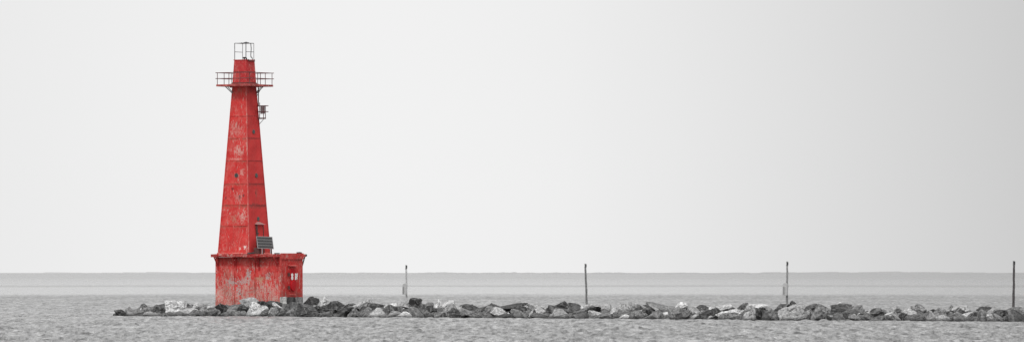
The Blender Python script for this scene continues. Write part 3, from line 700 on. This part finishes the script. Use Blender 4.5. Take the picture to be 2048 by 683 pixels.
patch = T.noise(geo, 1, 5, .7, vec=(.8, .06, 0))
slick = T.math('MULTIPLY', T.mp(ywb, 940, 1060), T.mp(ywb, 1800, 1600))
line = T.math('MULTIPLY', T.mp(ywb, 1560, 1640), T.mp(ywb, 1920, 1760))
cat = T.noise(geo, 1, 4, .7, vec=(.20, .024, 0)); cat2 = T.noise(geo, 1, 3, .7, vec=(1.7, .16, 0))
cats = T.math('MULTIPLY', T.mp(cat, .3, .7, .3, 1.8), T.mp(cat2, .3, .7, .2, 1.9))
bstr = T.math('MULTIPLY', T.mp(yv, 300, 1800, 2.0, .8), T.mp(slick, 0, 1, 1, .36))
bstr = T.math('MULTIPLY', bstr, T.mp(ywb, 1720, 2400, 1, .8))
bstr = T.math('MULTIPLY', bstr, T.mp(ywb, 2600, 5000, 1, 1.35))
bstr = T.math('ADD', T.math('MULTIPLY', bstr, cats), T.math('MULTIPLY', line, .4))
fleck = T.noise(geo, 1, 4, .75, vec=(2.8, .20, 0))
body = T.mp(T.math('ADD', T.math('MULTIPLY', patch, .35), T.math('ADD', T.math('MULTIPLY', cat2, .3), T.math('MULTIPLY', fleck, .35))), .40, .58, .38, .11)
col = T.mix(1.0, (0, 0, 0), T.n('ShaderNodeCombineColor', ins={0: body, 1: body, 2: body}).outputs[0])
bp = T.n('ShaderNodeBump', ins={'Height': chop, 'Strength': bstr, 'Distance': .10})
pr = T.n('ShaderNodeBsdfPrincipled', ins={'Base Color': col, 'IOR': 1.33, 'Normal': bp.outputs[0]})
rbase = T.mp(yv, 300, 900, .34, .46)
rbase = T.math('MULTIPLY', rbase, T.mp(T.math('MULTIPLY', cats, T.mp(fleck, .35, .65, .4, 1.6)), .2, 1.8, .60, 1.38))
rfar = T.math('ADD', T.mp(ywb, 1800, 4500, .21, .29), T.math('MULTIPLY', line, .08))
isf = T.mp(ywb, 1600, 1720)
rg = T.math('ADD', T.math('MULTIPLY', rbase, T.math('SUBTRACT', 1.0, isf)), T.math('MULTIPLY', rfar, isf))
rg = T.math('ADD', T.math('MULTIPLY', rg, T.math('SUBTRACT', 1.0, slick)), T.math('MULTIPLY', slick, T.math('ADD', .20, T.math('MULTIPLY', line, .09)))); T.t.links.new(rg, pr.inputs['Roughness'])
out = T.n('ShaderNodeOutputMaterial', ins={0: pr.outputs[0]})
me.materials.append(mw); wat = bpy.data.objects.new('water', me); C.objects.link(wat); tag(wat, kind='structure')

# ------------------------------------------------------------------ added low strip, stands in for mirage shimmer along the horizon
vs = []; fs = []; Yf = 30000.0; N = 4000
for i in range(N+1):
    t = -.6+1.2*i/N; px = 1024+F*t
    hpx = .25+1.5*mnoise.fractal(Vector((px/70, 2, 0)), .6, 2, 5)+1.5*mnoise.noise(Vector((px/17, 9, 0)))
    hpx += 1.5*math.exp(-((px-1760)/170)**2)+.6*math.exp(-((px-1010)/150)**2)+.9*math.exp(-((px-330)/90)**2)
    hpx = max(hpx, .1)
    X = t*Yf; z = H+hpx*Yf/F
    vs += [(X, Yf, -1), (X, Yf+40, z), (X, Yf+1500, z*.9), (X, Yf+1600, -1)]
for i in range(N):
    for k in range(3): a = i*4+k; fs.append((a, a+4, a+5, a+1))
me = bpy.data.meshes.new('horizon_shimmer'); me.from_pydata(vs, [], fs)
ms, T = newmat('painted_horizon_light'); gx = T.n('ShaderNodeSeparateXYZ', ins={0: T.n('ShaderNodeNewGeometry').outputs['Position']}).outputs[0]
f = T.mp(gx, -4500, 4500); finish(T, T.mix(f, (.44, .44, .44), (.27, .27, .27)), .9, spec=.0)  # light falloff painted into the strip: paler left, darker right
me.materials.append(ms); o = bpy.data.objects.new('horizon_shimmer', me); C.objects.link(o); tag(o, kind='structure')

# ------------------------------------------------------------------ sky and light
SUN_EL, SUN_AZ = R(50), R(-160)       # azimuth measured from +Y towards +X: behind and left of the viewer
w = bpy.data.worlds.new('World'); bpy.context.scene.world = w; w.use_nodes = True
T = NT(w.node_tree)
sky = T.n('ShaderNodeTexSky', sky_type='NISHITA', sun_disc=False, sun_elevation=SUN_EL, sun_rotation=SUN_AZ)
bwv = T.n('ShaderNodeRGBToBW', ins={0: sky.outputs[0]}).outputs[0]
gen = T.n('ShaderNodeTexCoord').outputs['Generated']
sp_ = T.n('ShaderNodeSeparateXYZ', ins={0: gen})
az = T.math('ARCTAN2', sp_.outputs[0], sp_.outputs[1])
cv = T.n('ShaderNodeFloatCurve', ins={1: T.mp(az, -1.0, 1.0)})
SKY = [(0, .85), (.25, .85), (.40, .79), (.440, .81), (.4625, .842), (.475, .872), (.486, .886), (.498, .874), (.508, .832), (.5175, .768), (.527, .695), (.5385, .605), (.558, .44), (.60, .20), (.78, .20), (1, .85)]
pts = cv.mapping.curves[0].points
cv.mapping.use_clip = False
for i, (a, b) in enumerate(SKY):
    if i < 2: pts[i].location = (a, b) if i == 0 else (a, b)
    else: pts.new(a, b)
for p in pts: p.handle_type = 'AUTO'
cv.mapping.update()
el = sp_.outputs[2]
up = T.mp(el, .12, .8, 1.0, 1.6, smooth=True)
cl = T.noise(gen, 3.0, 4, .5, vec=(1, 1, 3)); clv = T.mp(cl, .3, .7, .985, 1.015)
v = T.math('MULTIPLY', T.math('MULTIPLY', cv.outputs[0], up), clv)
v = T.math('MULTIPLY', v, 10.0)
v = T.math('ADD', T.math('MULTIPLY', v, .99), T.math('MULTIPLY', bwv, .01))
bg = T.n('ShaderNodeBackground', ins={'Color': T.n('ShaderNodeCombineColor', ins={0: v, 1: v, 2: v}).outputs[0], 'Strength': .1})
T.n('ShaderNodeOutputWorld', ins={0: bg.outputs[0]})
sl = bpy.data.lights.new('sun', 'SUN'); sl.energy = 1.5; sl.angle = R(10); sl.color = (1, .985, .97)
so = bpy.data.objects.new('sun', sl); C.objects.link(so)
d = Vector((math.sin(SUN_AZ)*math.cos(SUN_EL), math.cos(SUN_AZ)*math.cos(SUN_EL), math.sin(SUN_EL)))
so.rotation_euler = d.to_track_quat('Z', 'Y').to_euler(); so.location = (0, -20, 60)
sc = bpy.context.scene
sc.view_settings.view_transform = 'Standard'; sc.view_settings.look = 'None'; sc.view_settings.exposure = 0; sc.view_settings.gamma = 1
sc.render.resolution_x = 1024; sc.render.resolution_y = 341
